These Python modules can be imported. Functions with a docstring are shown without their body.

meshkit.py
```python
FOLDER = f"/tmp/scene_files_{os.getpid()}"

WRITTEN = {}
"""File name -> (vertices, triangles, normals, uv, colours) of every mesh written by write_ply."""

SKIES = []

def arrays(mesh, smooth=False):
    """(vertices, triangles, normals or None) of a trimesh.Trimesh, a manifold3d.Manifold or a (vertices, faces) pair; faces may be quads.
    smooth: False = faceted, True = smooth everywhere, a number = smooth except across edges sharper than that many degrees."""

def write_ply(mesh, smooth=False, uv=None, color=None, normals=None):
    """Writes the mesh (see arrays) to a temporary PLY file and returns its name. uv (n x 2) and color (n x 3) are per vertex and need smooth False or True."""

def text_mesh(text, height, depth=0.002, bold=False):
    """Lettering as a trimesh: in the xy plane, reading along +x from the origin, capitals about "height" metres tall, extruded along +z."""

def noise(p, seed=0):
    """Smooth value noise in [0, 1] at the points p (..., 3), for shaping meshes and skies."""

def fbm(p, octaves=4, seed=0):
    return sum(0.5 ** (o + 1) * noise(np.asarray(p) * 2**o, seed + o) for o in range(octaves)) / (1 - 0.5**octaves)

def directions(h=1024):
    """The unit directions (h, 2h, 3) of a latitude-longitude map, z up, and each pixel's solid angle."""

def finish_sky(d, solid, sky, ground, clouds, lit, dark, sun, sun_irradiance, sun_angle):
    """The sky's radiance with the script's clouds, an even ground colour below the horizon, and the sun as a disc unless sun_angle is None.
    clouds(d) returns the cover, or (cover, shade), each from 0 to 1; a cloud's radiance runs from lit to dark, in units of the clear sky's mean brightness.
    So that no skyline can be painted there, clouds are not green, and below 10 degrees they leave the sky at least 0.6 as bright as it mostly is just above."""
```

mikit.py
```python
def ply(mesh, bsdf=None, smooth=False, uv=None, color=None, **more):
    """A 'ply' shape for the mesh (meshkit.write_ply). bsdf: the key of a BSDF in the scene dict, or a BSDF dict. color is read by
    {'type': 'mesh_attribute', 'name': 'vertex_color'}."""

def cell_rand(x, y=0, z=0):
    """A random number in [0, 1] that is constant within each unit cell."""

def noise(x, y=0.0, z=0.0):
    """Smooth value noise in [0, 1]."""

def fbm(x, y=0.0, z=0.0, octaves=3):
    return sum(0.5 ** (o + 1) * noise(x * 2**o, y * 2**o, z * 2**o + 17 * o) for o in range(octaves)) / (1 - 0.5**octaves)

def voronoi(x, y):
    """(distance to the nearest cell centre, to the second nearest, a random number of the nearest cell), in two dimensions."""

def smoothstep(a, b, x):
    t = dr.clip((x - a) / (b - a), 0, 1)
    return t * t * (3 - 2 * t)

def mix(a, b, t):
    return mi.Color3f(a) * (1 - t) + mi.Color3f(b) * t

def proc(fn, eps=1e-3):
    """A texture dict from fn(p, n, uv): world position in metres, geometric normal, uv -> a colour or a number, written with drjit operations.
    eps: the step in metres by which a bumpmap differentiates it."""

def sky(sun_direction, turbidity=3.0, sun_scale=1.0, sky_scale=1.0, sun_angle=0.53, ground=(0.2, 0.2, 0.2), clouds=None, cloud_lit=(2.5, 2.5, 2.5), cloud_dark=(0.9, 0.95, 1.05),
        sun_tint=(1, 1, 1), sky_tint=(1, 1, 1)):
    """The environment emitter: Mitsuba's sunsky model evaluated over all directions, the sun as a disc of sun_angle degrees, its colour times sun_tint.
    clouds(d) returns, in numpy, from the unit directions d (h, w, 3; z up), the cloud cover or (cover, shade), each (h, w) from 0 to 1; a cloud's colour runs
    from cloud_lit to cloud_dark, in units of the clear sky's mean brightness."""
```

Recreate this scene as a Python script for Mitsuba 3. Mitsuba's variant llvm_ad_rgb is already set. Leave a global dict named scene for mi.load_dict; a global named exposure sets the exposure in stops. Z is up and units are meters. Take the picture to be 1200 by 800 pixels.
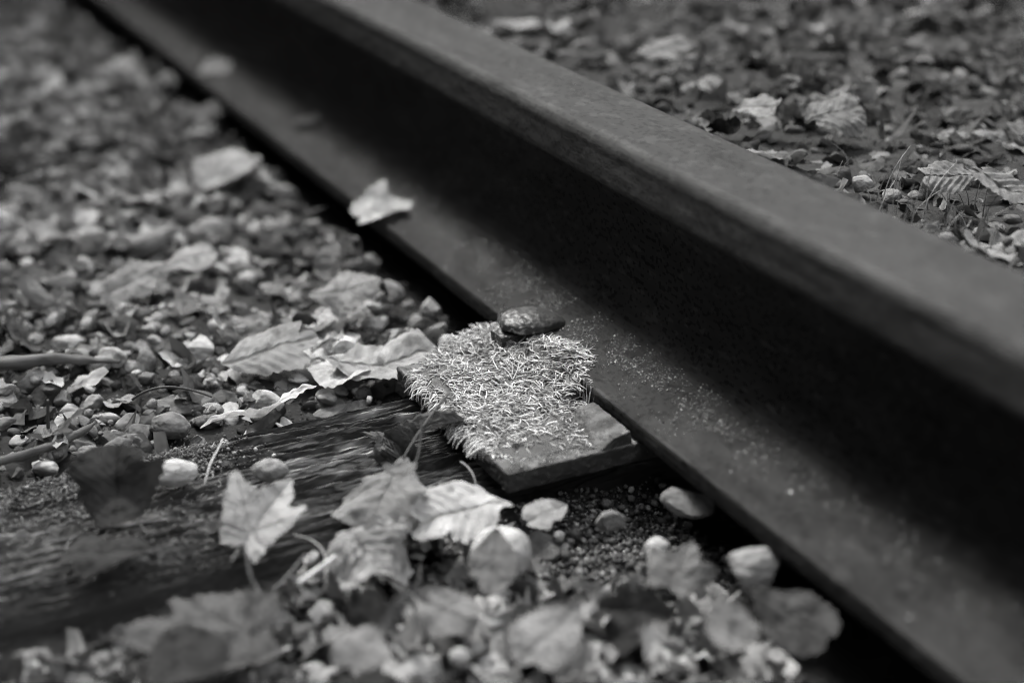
import math
import numpy as np, trimesh, manifold3d
import mitsuba as mi, mikit, meshkit
from mikit import fbm, noise, smoothstep, mix
import drjit as dr

T = mi.ScalarTransform4f
scene, labels = {}, {}

# ------------------------------------------------------------------ camera, sky, exposure
YAW, PITCH = math.radians(26.5), math.radians(23.7)
EYE = np.array([-0.4693, -0.83, 0.388])
FWD = np.array([math.sin(YAW) * math.cos(PITCH), math.cos(YAW) * math.cos(PITCH), -math.sin(PITCH)])
RIGHT = np.array([math.cos(YAW), -math.sin(YAW), 0.0])
UP = np.cross(RIGHT, FWD)
scene['camera'] = {'type': 'thinlens', 'to_world': T().look_at(origin=EYE.tolist(), target=(EYE + FWD).tolist(), up=[0, 0, 1]),
                   'fov': 36.87, 'fov_axis': 'x', 'aperture_radius': 0.0095, 'focus_distance': 0.925, 'near_clip': 0.05, 'far_clip': 1000.0}
def overcast(d):                                                                  # an overcast sky, three times as bright overhead as at the horizon
    return np.ones(d.shape[:2]), 1 - np.clip(d[..., 2], 0, 1)


scene['sky_light'] = mikit.sky((-0.13, 0.72, 1.0), turbidity=3, sun_scale=0.3, sun_angle=18, ground=(0.06, 0.06, 0.06), clouds=overcast,
                               cloud_lit=(1.1, 1.1, 1.1), cloud_dark=(0.3, 0.3, 0.3), sun_tint=(0.845, 1.0, 1.28))
exposure = 5.0

# ------------------------------------------------------------------ materials (a monochrome photograph: every colour is a grey)
def grey(v):
    return {'type': 'rgb', 'value': [v, v, v]}


def g3(v):
    v = mi.Float(v)
    return mi.Color3f(v, v, v)


def bsdf(key, color, rough, spec=0.4, bump=None, eps=3e-4, **more):
    b = {'type': 'principled', 'base_color': color, 'roughness': rough, 'specular': spec, **more}
    if bump is not None:
        b = {'type': 'bumpmap', 'arbitrary': mikit.proc(bump, eps), 'scale': 1.0, 'bsdf': b}
    scene['material_' + key] = {'type': 'twosided', 'bsdf': b}


VC = {'type': 'mesh_attribute', 'name': 'vertex_color'}
def steel_tone(p, n, uv):                                                         # rust, with overhead light painted in: up-facing faces and the head paler
    lit_top = smoothstep(0.6, 0.98, n.z)
    rust_and_lit_head = 0.011 + 0.016 * smoothstep(0.104, 0.110, p.z) + 0.018 * (fbm(p.x * 60, p.y * 26, p.z * 60, 4) - 0.5) + 0.010 * smoothstep(0.58, 0.75, fbm(p.x * 190 + 3, p.y * 120, p.z * 190, 3)) - 0.008 * smoothstep(0.62, 0.7, noise(p.x * 420, p.y * 420, p.z * 420))  # mottled rust; the head lifted above the web to paint its extra skylight
    return g3(rust_and_lit_head + lit_top * (0.145 + 0.20 * (fbm(p.x * 40 + 9, p.y * 14, 0.0, 4) - 0.35)))


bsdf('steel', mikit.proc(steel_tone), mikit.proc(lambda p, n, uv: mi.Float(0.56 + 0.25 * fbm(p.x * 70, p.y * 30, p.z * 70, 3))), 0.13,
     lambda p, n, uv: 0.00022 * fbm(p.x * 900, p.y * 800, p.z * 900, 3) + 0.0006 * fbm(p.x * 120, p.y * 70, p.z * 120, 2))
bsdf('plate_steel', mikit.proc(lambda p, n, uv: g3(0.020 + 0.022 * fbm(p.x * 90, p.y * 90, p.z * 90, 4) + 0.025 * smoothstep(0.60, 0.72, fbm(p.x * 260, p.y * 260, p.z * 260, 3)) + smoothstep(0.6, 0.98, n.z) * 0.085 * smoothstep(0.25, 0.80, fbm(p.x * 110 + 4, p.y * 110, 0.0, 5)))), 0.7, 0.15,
     lambda p, n, uv: 0.0008 * fbm(p.x * 700, p.y * 700, p.z * 700, 3) + 0.0018 * fbm(p.x * 160, p.y * 160, p.z * 160, 3))
bsdf('spike_steel', mikit.proc(lambda p, n, uv: g3(0.022 + 0.17 * smoothstep(0.50, 0.66, fbm(p.x * 420 + 5, p.y * 420, p.z * 420, 4)) * smoothstep(-0.050, -0.070, p.x))), 0.55, 0.35,  # pale specks on the left end, which also paint it as lit
     lambda p, n, uv: 0.0004 * fbm(p.x * 600, p.y * 600, p.z * 600, 3) + 0.001 * fbm(p.x * 180, p.y * 180, p.z * 180, 2))
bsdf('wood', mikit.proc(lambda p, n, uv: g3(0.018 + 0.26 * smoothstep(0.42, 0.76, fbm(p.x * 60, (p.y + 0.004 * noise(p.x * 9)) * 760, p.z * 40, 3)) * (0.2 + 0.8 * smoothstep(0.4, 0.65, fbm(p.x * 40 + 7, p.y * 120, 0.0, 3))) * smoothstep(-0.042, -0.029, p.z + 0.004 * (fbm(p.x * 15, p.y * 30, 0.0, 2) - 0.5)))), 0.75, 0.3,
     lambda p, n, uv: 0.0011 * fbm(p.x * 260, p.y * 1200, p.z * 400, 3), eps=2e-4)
bsdf('soil', mikit.proc(lambda p, n, uv: g3(0.010 + 0.028 * fbm(p.x * 130, p.y * 130, p.z * 130, 4) * fbm(p.x * 12, p.y * 12, 0.0, 2))), 0.9, 0.2,
     lambda p, n, uv: 0.002 * fbm(p.x * 400, p.y * 400, p.z * 400, 4))
scene['material_leaf'] = {'type': 'bumpmap', 'arbitrary': mikit.proc(lambda p, n, uv: 0.0009 * fbm(p.x * 260, p.y * 260, p.z * 260, 3), 4e-4), 'scale': 1.0,
                          'bsdf': {'type': 'principledthin', 'base_color': VC, 'roughness': 0.6, 'diff_trans': 0.55, 'eta': 1.3}}
bsdf('stone', VC, 0.85, 0.2, lambda p, n, uv: 0.0016 * fbm(p.x * 330, p.y * 330, p.z * 330, 4))
bsdf('fibre', VC, 0.6, 0.35)

# ------------------------------------------------------------------ helpers
def unit(v):
    return v / (np.linalg.norm(v, axis=-1, keepdims=True) + 1e-12)


def tag(key, label=None, category=None, group=None, kind=None):
    labels[key] = {k: v for k, v in (('label', label), ('category', category), ('group', group), ('kind', kind)) if v}


used = {}
def numbered(name):
    n = used.get(name, -1) + 1
    used[name] = n
    return name if n == 0 else f'{name}_{n:03d}'


def put(key, v, f, mat, tone=None, smooth=True):
    c = None
    if tone is not None:
        c = np.repeat(np.clip(np.broadcast_to(tone, (len(v),)), 0.004, 0.85)[:, None], 3, 1)
    scene[key] = mikit.ply((v, f), 'material_' + mat, smooth=smooth, color=c)


class Pile:
    """Gathers pieces into one mesh."""
    def __init__(s):
        s.v, s.f, s.t, s.n = [], [], [], 0

    def add(s, v, f, t):
        s.v.append(v); s.f.append(f + s.n); s.t.append(np.broadcast_to(t, (len(v),))); s.n += len(v)

    def put(s, key, mat, smooth=True):
        put(key, np.vstack(s.v), np.vstack(s.f), mat, np.concatenate(s.t), smooth)


def fb(p, s, o=3, seed=0):
    return meshkit.fbm(np.asarray(p) * s, o, seed)


def tube(points, radii, sides=5):
    p = np.asarray(points, float)
    t = unit(np.gradient(p, axis=0))
    a = unit(np.cross(t, np.where(np.abs(t[:, 2:]) < 0.9, [0, 0, 1.0], [1.0, 0, 0])))
    b = np.cross(t, a)
    ang = np.arange(sides) * 2 * np.pi / sides
    v = p[:, None] + np.broadcast_to(radii, (len(p),))[:, None, None] * (np.cos(ang)[None, :, None] * a[:, None] + np.sin(ang)[None, :, None] * b[:, None])
    i, j = np.meshgrid(np.arange(len(p) - 1), np.arange(sides), indexing='ij')
    q = np.stack([i * sides + j, i * sides + (j + 1) % sides, (i + 1) * sides + (j + 1) % sides, (i + 1) * sides + j], -1).reshape(-1, 4)
    f = np.vstack([q[:, [0, 1, 2]], q[:, [0, 2, 3]]])
    caps = [[0, k + 1, k] for k in range(1, sides - 1)] + [[(len(p) - 1) * sides, (len(p) - 1) * sides + k, (len(p) - 1) * sides + k + 1] for k in range(1, sides - 1)]
    return v.reshape(-1, 3), np.vstack([f, np.array(caps)])


def grid_faces(a, b):
    i, j = np.meshgrid(np.arange(a - 1), np.arange(b - 1), indexing='ij')
    q = i * b + j
    return np.vstack([np.stack([q, q + b, q + b + 1], -1).reshape(-1, 3), np.stack([q, q + b + 1, q + 1], -1).reshape(-1, 3)])


def axis(lo, hi, step, far, grow=1.35):
    """Even steps between lo and hi, growing ones out to +-far."""
    core = np.arange(lo, hi + step / 2, step)
    out, s = [], step
    d = 0
    while d < far:
        s *= grow; d += s; out.append(d)
    out = np.array(out)
    return np.concatenate([(lo - out)[::-1], core, core[-1] + out])


def see(p):
    """(depth, fraction of the half frame) of a point: which of many alike pieces show largest."""
    d = np.asarray(p) - EYE
    z = d @ FWD
    return z, np.maximum(np.abs(d @ RIGHT) / np.maximum(z, 1e-3) / 0.3333, np.abs(d @ UP) / np.maximum(z, 1e-3) / 0.2222)


# ------------------------------------------------------------------ the ground: one sheet out to the horizon
def soil_height(x, y):
    p = np.stack([x, y, 0 * x], -1)
    left = -0.043 + 0.016 * (fb(p, 7, 3) - 0.5) + 0.005 * np.clip((y - 0.1) / 0.6, 0, 1)
    left = left - 0.016 * np.clip((-0.150 - y) / 0.03, 0, 1)
    right = 0.094 + 0.02 * (fb(p, 6, 3, 5) - 0.5) - 0.012 * np.exp(-((x - 0.03) / 0.03) ** 2)
    k = np.clip((x - 0.016) / 0.02, 0, 1)
    k = k * k * (3 - 2 * k)
    under = np.clip((0.10 + x) / 0.03, 0, 1)                                      # a little lower right beside and under the foot
    h = (left - 0.006 * under) * (1 - k) + right * k
    far = np.clip((np.hypot(x, y) - 6) / 60, 0, 1)
    return h + far * 1.2 * (fb(p, 0.03, 2, 9) - 0.5)


gx, gy = axis(-0.95, 0.9, 0.005, 220), axis(-0.6, 1.9, 0.006, 220)
X, Y = np.meshgrid(gx, gy, indexing='ij')
Z = soil_height(X, Y)
near = (np.abs(X) < 1.2) & (Y > -0.9) & (Y < 2.2)
P = np.stack([X, Y, Z], -1)
Z = Z + near * (0.006 * (fb(P, 60, 3, 2) - 0.5) + 0.003 * (fb(P, 170, 2, 3) - 0.5)) * (np.abs(X + 0.0) > 0.012)
put('ground', np.stack([X, Y, Z], -1).reshape(-1, 3), grid_faces(len(gx), len(gy)), 'soil')
tag('ground', 'dark crumbly soil of the track bed under stones and dead leaves', kind='structure')

# height of what already lies there, for piling
HX0, HY0, HS = -1.3, -0.9, 0.004
hx, hy = np.meshgrid(np.arange(HX0, 1.3, HS), np.arange(HY0, 2.6, HS), indexing='ij')
H = soil_height(hx, hy)
def hcell(x, y):
    return (np.clip(((np.asarray(x) - HX0) / HS).astype(int), 0, H.shape[0] - 1), np.clip(((np.asarray(y) - HY0) / HS).astype(int), 0, H.shape[1] - 1))

# ------------------------------------------------------------------ wood on both sides, outside the frame; some trees added to shade its edges
bsdf('foliage', grey(0.045), 0.6, 0.3)
bsdf('bark', mikit.proc(lambda p, n, uv: g3(0.05 + 0.07 * fbm(p.x * 30, p.y * 30, p.z * 6, 3))), 0.9, 0.2)
def unseen_tree(x, y, height, spread, seed, text):
    g = np.random.default_rng(seed)
    key = numbered('tree')
    z0 = float(soil_height(np.array([x]), np.array([y]))[0])
    s = np.linspace(0, 1, 10)
    trunk = Pile()
    spine = np.column_stack([x + 0.08 * np.sin(s * 5 + seed), y + 0.08 * np.cos(s * 4 + seed), z0 - 0.1 + s * height * 0.92])
    v, f = tube(spine, np.linspace(0.11, 0.02, 10) * height / 6, 9); trunk.add(v, f, 0.1)
    tips = []
    for k in range(26):
        t = g.uniform(0.12, 0.97); b = np.array([np.interp(t, s, spine[:, c]) for c in range(3)])
        a = g.uniform(0, 6.3); L = spread * (1.08 - t) ** 0.7 * g.uniform(0.7, 1.1)
        e = b + L * np.array([math.cos(a), math.sin(a), g.uniform(0.0, 0.5)])
        v, f = tube([b, (b + e) / 2 + [0, 0, 0.06], e], [0.025, 0.016, 0.006], 5); trunk.add(v, f, 0.1)
        tips += [b + (e - b) * q for q in (0.45, 0.65, 0.85, 1.0)]
    trunk.put(key + '__trunk', 'bark')
    n = 9000
    c = np.array(tips)[g.integers(0, len(tips), n)] + g.normal(0, 0.22, (n, 3))
    c[:, 2] = np.maximum(c[:, 2], z0 + 0.15)
    d1, d2 = unit(g.normal(size=(n, 3))), unit(g.normal(size=(n, 3)))
    d2 = unit(np.cross(d1, d2)); w = g.uniform(0.05, 0.10, (n, 1))
    v = np.stack([c - d1 * w * 1.5, c + d2 * w * 0.8, c + d1 * w * 1.5, c - d2 * w * 0.8], 1).reshape(-1, 3)
    q = np.arange(n)[:, None] * 4
    put(key + '__crown', v, np.vstack([q + [0, 1, 2], q + [0, 2, 3]]), 'foliage', smooth=False)
    tag(key, text, 'tree', 'trees ' + text[38:])


for k, (x, y, h, sp) in enumerate([(-3.0, -2.2, 5.5, 1.5), (-3.4, 0.1, 6.5, 1.7), (-3.1, 2.6, 6.0, 1.6), (-4.0, 5.2, 7.0, 1.9), (-2.6, -4.6, 6.0, 1.7), (-5.2, -1.0, 8.0, 2.0), (-5.0, 3.6, 8.0, 2.0), (-0.9, -6.6, 7.0, 1.9),
                                   (4.6, -3.0, 5.0, 1.6), (5.2, 0.4, 5.0, 1.7), (5.4, 4.0, 5.0, 1.7), (3.0, -6.2, 6.0, 1.8), (6.2, 8.0, 6.0, 1.9), (-4.2, 9.0, 7.0, 2.0), (-1.45, 4.9, 7.0, 1.9), (-0.9, 6.9, 7.5, 2.0), (1.6, 6.3, 7.0, 2.0), (-1.95, 1.7, 4.2, 1.25), (1.75, 1.7, 4.2, 1.2)]):  # the last few stand unseen, added to darken the edges of the picture
    unseen_tree(x, y, h, sp, 100 + k, 'bushy young tree in the wood standing ' + ('on the near side of the track' if x < 0 else 'on the bank beyond the rail'))

# ------------------------------------------------------------------ the rail
def rail_outline():
    half = [(-62.5, -11.0), (-63.0, -10.0), (-63.2, -6.0), (-63.0, -1.8), (-62.3, -0.4), (-61.0, 0.2), (-58, 0.8), (-50, 2.2), (-40, 4.2), (-32, 5.8), (-26, 7.2), (-21, 9.0), (-16.5, 11.8), (-13, 15.5), (-10.6, 20),
            (-9.0, 26), (-8.0, 35), (-7.4, 48), (-7.2, 62), (-7.5, 76), (-8.4, 86), (-10.4, 93), (-13.5, 98), (-18, 101.8), (-24, 104.3), (-30, 106.3), (-32.4, 107.3), (-33.3, 108.6), (-33.6, 111), (-33.4, 118), (-33.0, 125)]
    a = np.radians(np.linspace(180, 92, 14))
    half += [(-24.5 + 8.6 * math.cos(t), 128.2 + 8.5 * math.sin(t)) for t in a]
    half += [(-16, 136.9), (-9, 137.6), (0, 138.0)]
    left = np.array(half)
    pts = np.vstack([left, left[-2::-1] * [-1, 1]])
    d = np.r_[0, np.cumsum(np.linalg.norm(np.diff(pts, axis=0), axis=1))]
    s = np.unique(np.r_[d, np.arange(0, d[-1], 2.6)])
    return np.stack([np.interp(s, d, pts[:, 0]), np.interp(s, d, pts[:, 1])], -1) / 1000


prof = rail_outline()
ry = np.concatenate([np.linspace(-14, -0.62, 20), np.arange(-0.6, 0.9, 0.0032), np.linspace(0.95, 2.5, 40), np.linspace(3, 60, 30)])
tang = unit(np.gradient(prof, axis=0))
nrm = np.stack([-tang[:, 1], tang[:, 0]], -1)
RP = np.stack([np.broadcast_to(prof[None, :, 0], (len(ry), len(prof))), np.broadcast_to(ry[:, None], (len(ry), len(prof))), np.broadcast_to(prof[None, :, 1], (len(ry), len(prof)))], -1)
disp = 0.0005 * (fb(RP * [1, 0.6, 1], 90, 3, 1) - 0.5) + 0.0005 * (fb(RP, 420, 2, 4) - 0.5) * (0.4 + fb(RP, 30, 2, 8))
disp = disp + 0.0020 * (fb(RP * [0.2, 1, 0.2], 26, 4, 6) - 0.5) * (np.abs(RP[..., 0]) > 0.055)
RP = RP + disp[..., None] * np.stack([nrm[:, 0], 0 * nrm[:, 0], nrm[:, 1]], -1)[None]
rv, rf = RP.reshape(-1, 3), grid_faces(len(ry), len(prof))
n0 = len(rv)
ends = []
for row in (0, len(ry) - 1):
    ring = [row * len(prof) + k for k in range(len(prof))]
    c = n0 + len(ends) // max(1, len(prof))
    ends += [[c, ring[k], ring[(k + 1) % len(prof)]] for k in range(len(prof))]
under = np.array([[r * len(prof), (r + 1) * len(prof), (r + 1) * len(prof) + len(prof) - 1] for r in range(len(ry) - 1)] + [[r * len(prof), (r + 1) * len(prof) + len(prof) - 1, r * len(prof) + len(prof) - 1] for r in range(len(ry) - 1)])
rv = np.vstack([rv, [[0, ry[0], 0.05], [0, ry[-1], 0.05]]])
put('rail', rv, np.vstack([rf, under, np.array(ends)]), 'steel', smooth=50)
tag('rail', 'long rusty steel rail running diagonally across the picture', 'rail')
fx, fz = prof[prof[:, 0] < 0, 0], prof[prof[:, 0] < 0, 1]
keep = np.r_[3:len(fx)]
def foot_z(x):
    lo = (fz < 0.05) & (fz > -0.002)
    return np.interp(x, fx[lo], fz[lo])

# ------------------------------------------------------------------ the sleeper
TY0, TY1, TZ = -0.162, -0.024, -0.0255
tx = np.unique(np.concatenate([np.linspace(-1.25, -0.46, 60), np.arange(-0.46, -0.07, 0.0016), np.linspace(-0.07, 0.2, 30), np.linspace(0.2, 1.3, 12)]))
ty = np.arange(TY0, TY1 + 1e-6, 0.00042)
sx, sy = np.meshgrid(tx, ty, indexing='ij')
warp = 0.004 * (meshkit.fbm(np.stack([sx * 5, sy * 9, 0 * sx], -1), 3, 3) - 0.5)
gy_ = sy + warp
def nz(a, b, seed, o=3):
    return meshkit.fbm(np.stack([sx * a, gy_ * b, 0 * sx + seed * 3.7], -1), o, seed)
def fissures(a, b, seed, width):
    return np.clip(1 - np.abs(nz(a, b, seed, 2) - 0.5) / width, 0, 1) ** 0.6
sh = 0.0028 * (nz(2.0, 38, 13) - 0.5) + 0.0030 * (nz(5, 150, 14) - 0.5) + 0.0026 * (nz(70, 600, 16) - 0.5) + 0.0018 * (nz(260, 900, 17) - 0.5)
sh -= 0.0060 * fissures(1.6, 62, 11, 0.035) * np.clip(nz(4, 30, 18) * 3 - 0.8, 0, 1) + 0.0042 * fissures(3.2, 150, 12, 0.06) * np.clip(nz(14, 60, 19) * 4 - 1.2, 0, 1) + 0.0030 * fissures(6, 330, 23, 0.09) + 0.0016 * fissures(11, 640, 24, 0.12)
rot = np.clip((-0.275 - sx) / 0.10, 0, 1) * np.clip(0.35 + (sy + 0.12) / 0.06, 0.3, 1)
lump = meshkit.fbm(np.stack([sx * 45, sy * 60, 0 * sx], -1), 4, 21) - 0.5
sh = sh * (1 - 0.5 * rot) + rot * (0.010 * lump + 0.005 * (meshkit.fbm(np.stack([sx * 240, sy * 330, 0 * sx], -1), 3, 22) - 0.5) - 0.003)
# one deep split along the sleeper and worn long edges
split = -0.112 + 0.006 * np.sin(sx * 17) + 0.004 * (meshkit.fbm(np.stack([sx * 20, 0 * sx, 0 * sx], -1), 2, 5) - 0.5)
sh -= 0.011 * np.exp(-((sy - split) / 0.0022) ** 2) * np.clip((sx + 0.33) / 0.05, 0, 1)
edge = np.minimum(sy - TY0 - 0.004 * nz(10, 1, 31), TY1 - sy - 0.003 * nz(10, 1, 32))
sh -= 0.016 * np.clip(1 - edge / 0.010, 0, 1) ** 2
sh -= 0.010 * np.clip(1 - (sy - TY0) / 0.045, 0, 1) * (0.4 + nz(6, 30, 33))
sz = TZ + sh - 0.002
sz = np.where(sx > -0.16, np.minimum(sz, -0.0248), sz)
skirt = [0.012, 0.028, 0.05, 0.12]
front = np.stack([np.stack([tx, np.full_like(tx, TY0) + 0.003 * (meshkit.fbm(np.stack([tx * 30, tx * 0 + k, tx * 0], -1), 2) - 0.5) + 0.001, sz[:, 0] - k], -1) for k in skirt[::-1]], 1)
back = np.stack([np.stack([tx, np.full_like(tx, TY1), sz[:, -1] - k], -1) for k in skirt], 1)
tie = np.concatenate([front, np.stack([sx, sy, sz], -1), back], 1)
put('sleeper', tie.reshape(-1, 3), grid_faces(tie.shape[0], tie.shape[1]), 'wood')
tag('sleeper', 'weathered dark wooden sleeper with deep grain cracks, lying crosswise under the rail', 'sleeper')
m = (hx > -1.2) & (hx < 1.2) & (hy > TY0) & (hy < TY1)
H[m] = np.maximum(H[m], TZ - 0.004)
def sleeper_z(x, y):
    i, j = np.clip(np.searchsorted(tx, x), 0, len(tx) - 1), np.clip(np.searchsorted(ty, y), 0, len(ty) - 1)
    return sz[i, j]

# ------------------------------------------------------------------ tie plate and spike
def rounded(points, r, n=10):
    ball = manifold3d.Manifold.sphere(r, n)
    return manifold3d.Manifold.batch_hull([ball.translate(p) for p in points])


def roughen(man, length, amp, scale, seed=0):
    mm = man.refine_to_length(length).to_mesh()
    v, f = np.array(mm.vert_properties[:, :3], float), np.array(mm.tri_verts)
    tm = trimesh.Trimesh(v, f)
    v = tm.vertices + tm.vertex_normals * (amp * (fb(tm.vertices, scale, 3, seed) - 0.5))[:, None]
    return np.array(v), np.array(tm.faces)


r = 0.0012
px0, px1, py0, py1, pz0, pz1 = -0.1445, 0.14, -0.173, -0.016, -0.0245, -0.0125
body = rounded([(x, y, z) for x in (px0 + r, px1 - r) for y in (py0 + r, py1 - r) for z in (pz0 + r, pz1 - r)], r)
rib = rounded([(-0.0870, py0 + 0.0015, -0.0140), (-0.0840, -0.130, -0.0140), (-0.0765, py0 + 0.0030, -0.0080), (-0.0755, -0.1285, -0.0072), (-0.0665, py0 + 0.0035, -0.0062), (-0.0665, -0.1285, -0.0060),
               (-0.0655, py0 + 0.0025, -0.0150), (-0.0655, -0.127, -0.0150)], 0.0010)
v, f = roughen(body + rib, 0.0013, 0.0011, 150, 3)
v = v + trimesh.Trimesh(v, f, process=False).vertex_normals * (0.0011 * (fb(v, 480, 2, 5) - 0.5) - 0.0007 * np.clip(fb(v, 210, 2, 9) - 0.62, 0, 1) / 0.38)[:, None]
put('tie_plate', v, f, 'plate_steel', smooth=38)
tag('tie_plate', 'flat rusty steel tie plate between the rail foot and the sleeper, half covered by moss', 'tie plate')
m = (hx > px0) & (hx < -0.06) & (hy > py0) & (hy < py1)
H[m] = -0.0125

ball = trimesh.creation.icosphere(5)
q = np.array(ball.vertices)
az = np.arctan2(q[:, 1], q[:, 0])
flat = np.hypot(q[:, 0], q[:, 1])
beak = np.exp(-((az + 0.55) / 0.5) ** 2) * flat ** 3
hv = np.column_stack([q[:, 0] * 0.0200, q[:, 1] * 0.0172, np.where(q[:, 2] > 0, np.abs(q[:, 2]) ** 0.8 * 0.0078, -np.abs(q[:, 2]) ** 0.5 * 0.0034)])
hv[:, :2] *= (1 + 0.20 * beak + 0.10 * (fb(np.column_stack([np.cos(az), np.sin(az), 0 * az]), 2.3, 2, 4) - 0.5))[:, None]
hv = hv + q * (0.0011 * (fb(hv, 130, 3, 6) - 0.5) + 0.0006 * (fb(hv, 420, 2, 7) - 0.5))[:, None]
hv[:, 2] += 0.05 * -(hv[:, 0]) + 0.0052
hv += [-0.0570, -0.0270, 0]
shank = rounded([(x, y, z) for x in (-0.0795, -0.0655) for y in (-0.034, -0.020) for z in (-0.1, 0.001)], 0.001)
v, f = roughen(shank, 0.0016, 0.0016, 210, 6)
put('rail_spike__shank', v, f, 'spike_steel', smooth=45)
put('rail_spike__head', hv, np.array(ball.faces), 'spike_steel', smooth=True)
tag('rail_spike', 'rusty spike with a flattened round head hooked over the edge of the rail foot', 'rail spike')

# ------------------------------------------------------------------ stones
def pebble(rng, a, b, cc, sub=2, rough=0.18, broken=True):
    s = trimesh.creation.icosphere(sub)
    v = np.array(s.vertices)
    sd = int(rng.integers(1, 10000))
    v = v * (1 + rough * 2 * (meshkit.fbm(v * 1.1 + sd, 2, sd % 97) - 0.5) + 0.35 * rough * (meshkit.fbm(v * 3 + sd, 2, sd % 89) - 0.5))[:, None]
    for _ in range(rng.integers(5, 12) if broken else 0):                                            # broken faces
        nn = unit(rng.normal(size=3)); dd = rng.uniform(0.45, 0.92)
        v = v - np.maximum(v @ nn - dd, 0)[:, None] * nn * 0.92
    v = v * (1 + (0.10 if broken else 0.04) * (meshkit.fbm(v * 4 + sd, 2, sd % 53) - 0.5))[:, None]
    return v * [a, b, cc], np.array(s.faces)


def rot_z(t):
    return np.array([[math.cos(t), -math.sin(t), 0], [math.sin(t), math.cos(t), 0], [0, 0, 1.0]])


def rot_x(t):
    return np.array([[1, 0, 0], [0, math.cos(t), -math.sin(t)], [0, math.sin(t), math.cos(t)]])


def rot_y(t):
    return np.array([[math.cos(t), 0, math.sin(t)], [0, 1, 0], [-math.sin(t), 0, math.cos(t)]])


def stone_tone(rng, v, base):
    sd = int(rng.integers(1, 9999))
    t = meshkit.fbm(unit(v) * 2.5 + sd, 3, sd % 71)
    return base * (0.35 + 0.95 * t + 0.35 * (meshkit.fbm(unit(v) * 7 + sd, 2, sd % 31) - 0.5))


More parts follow.
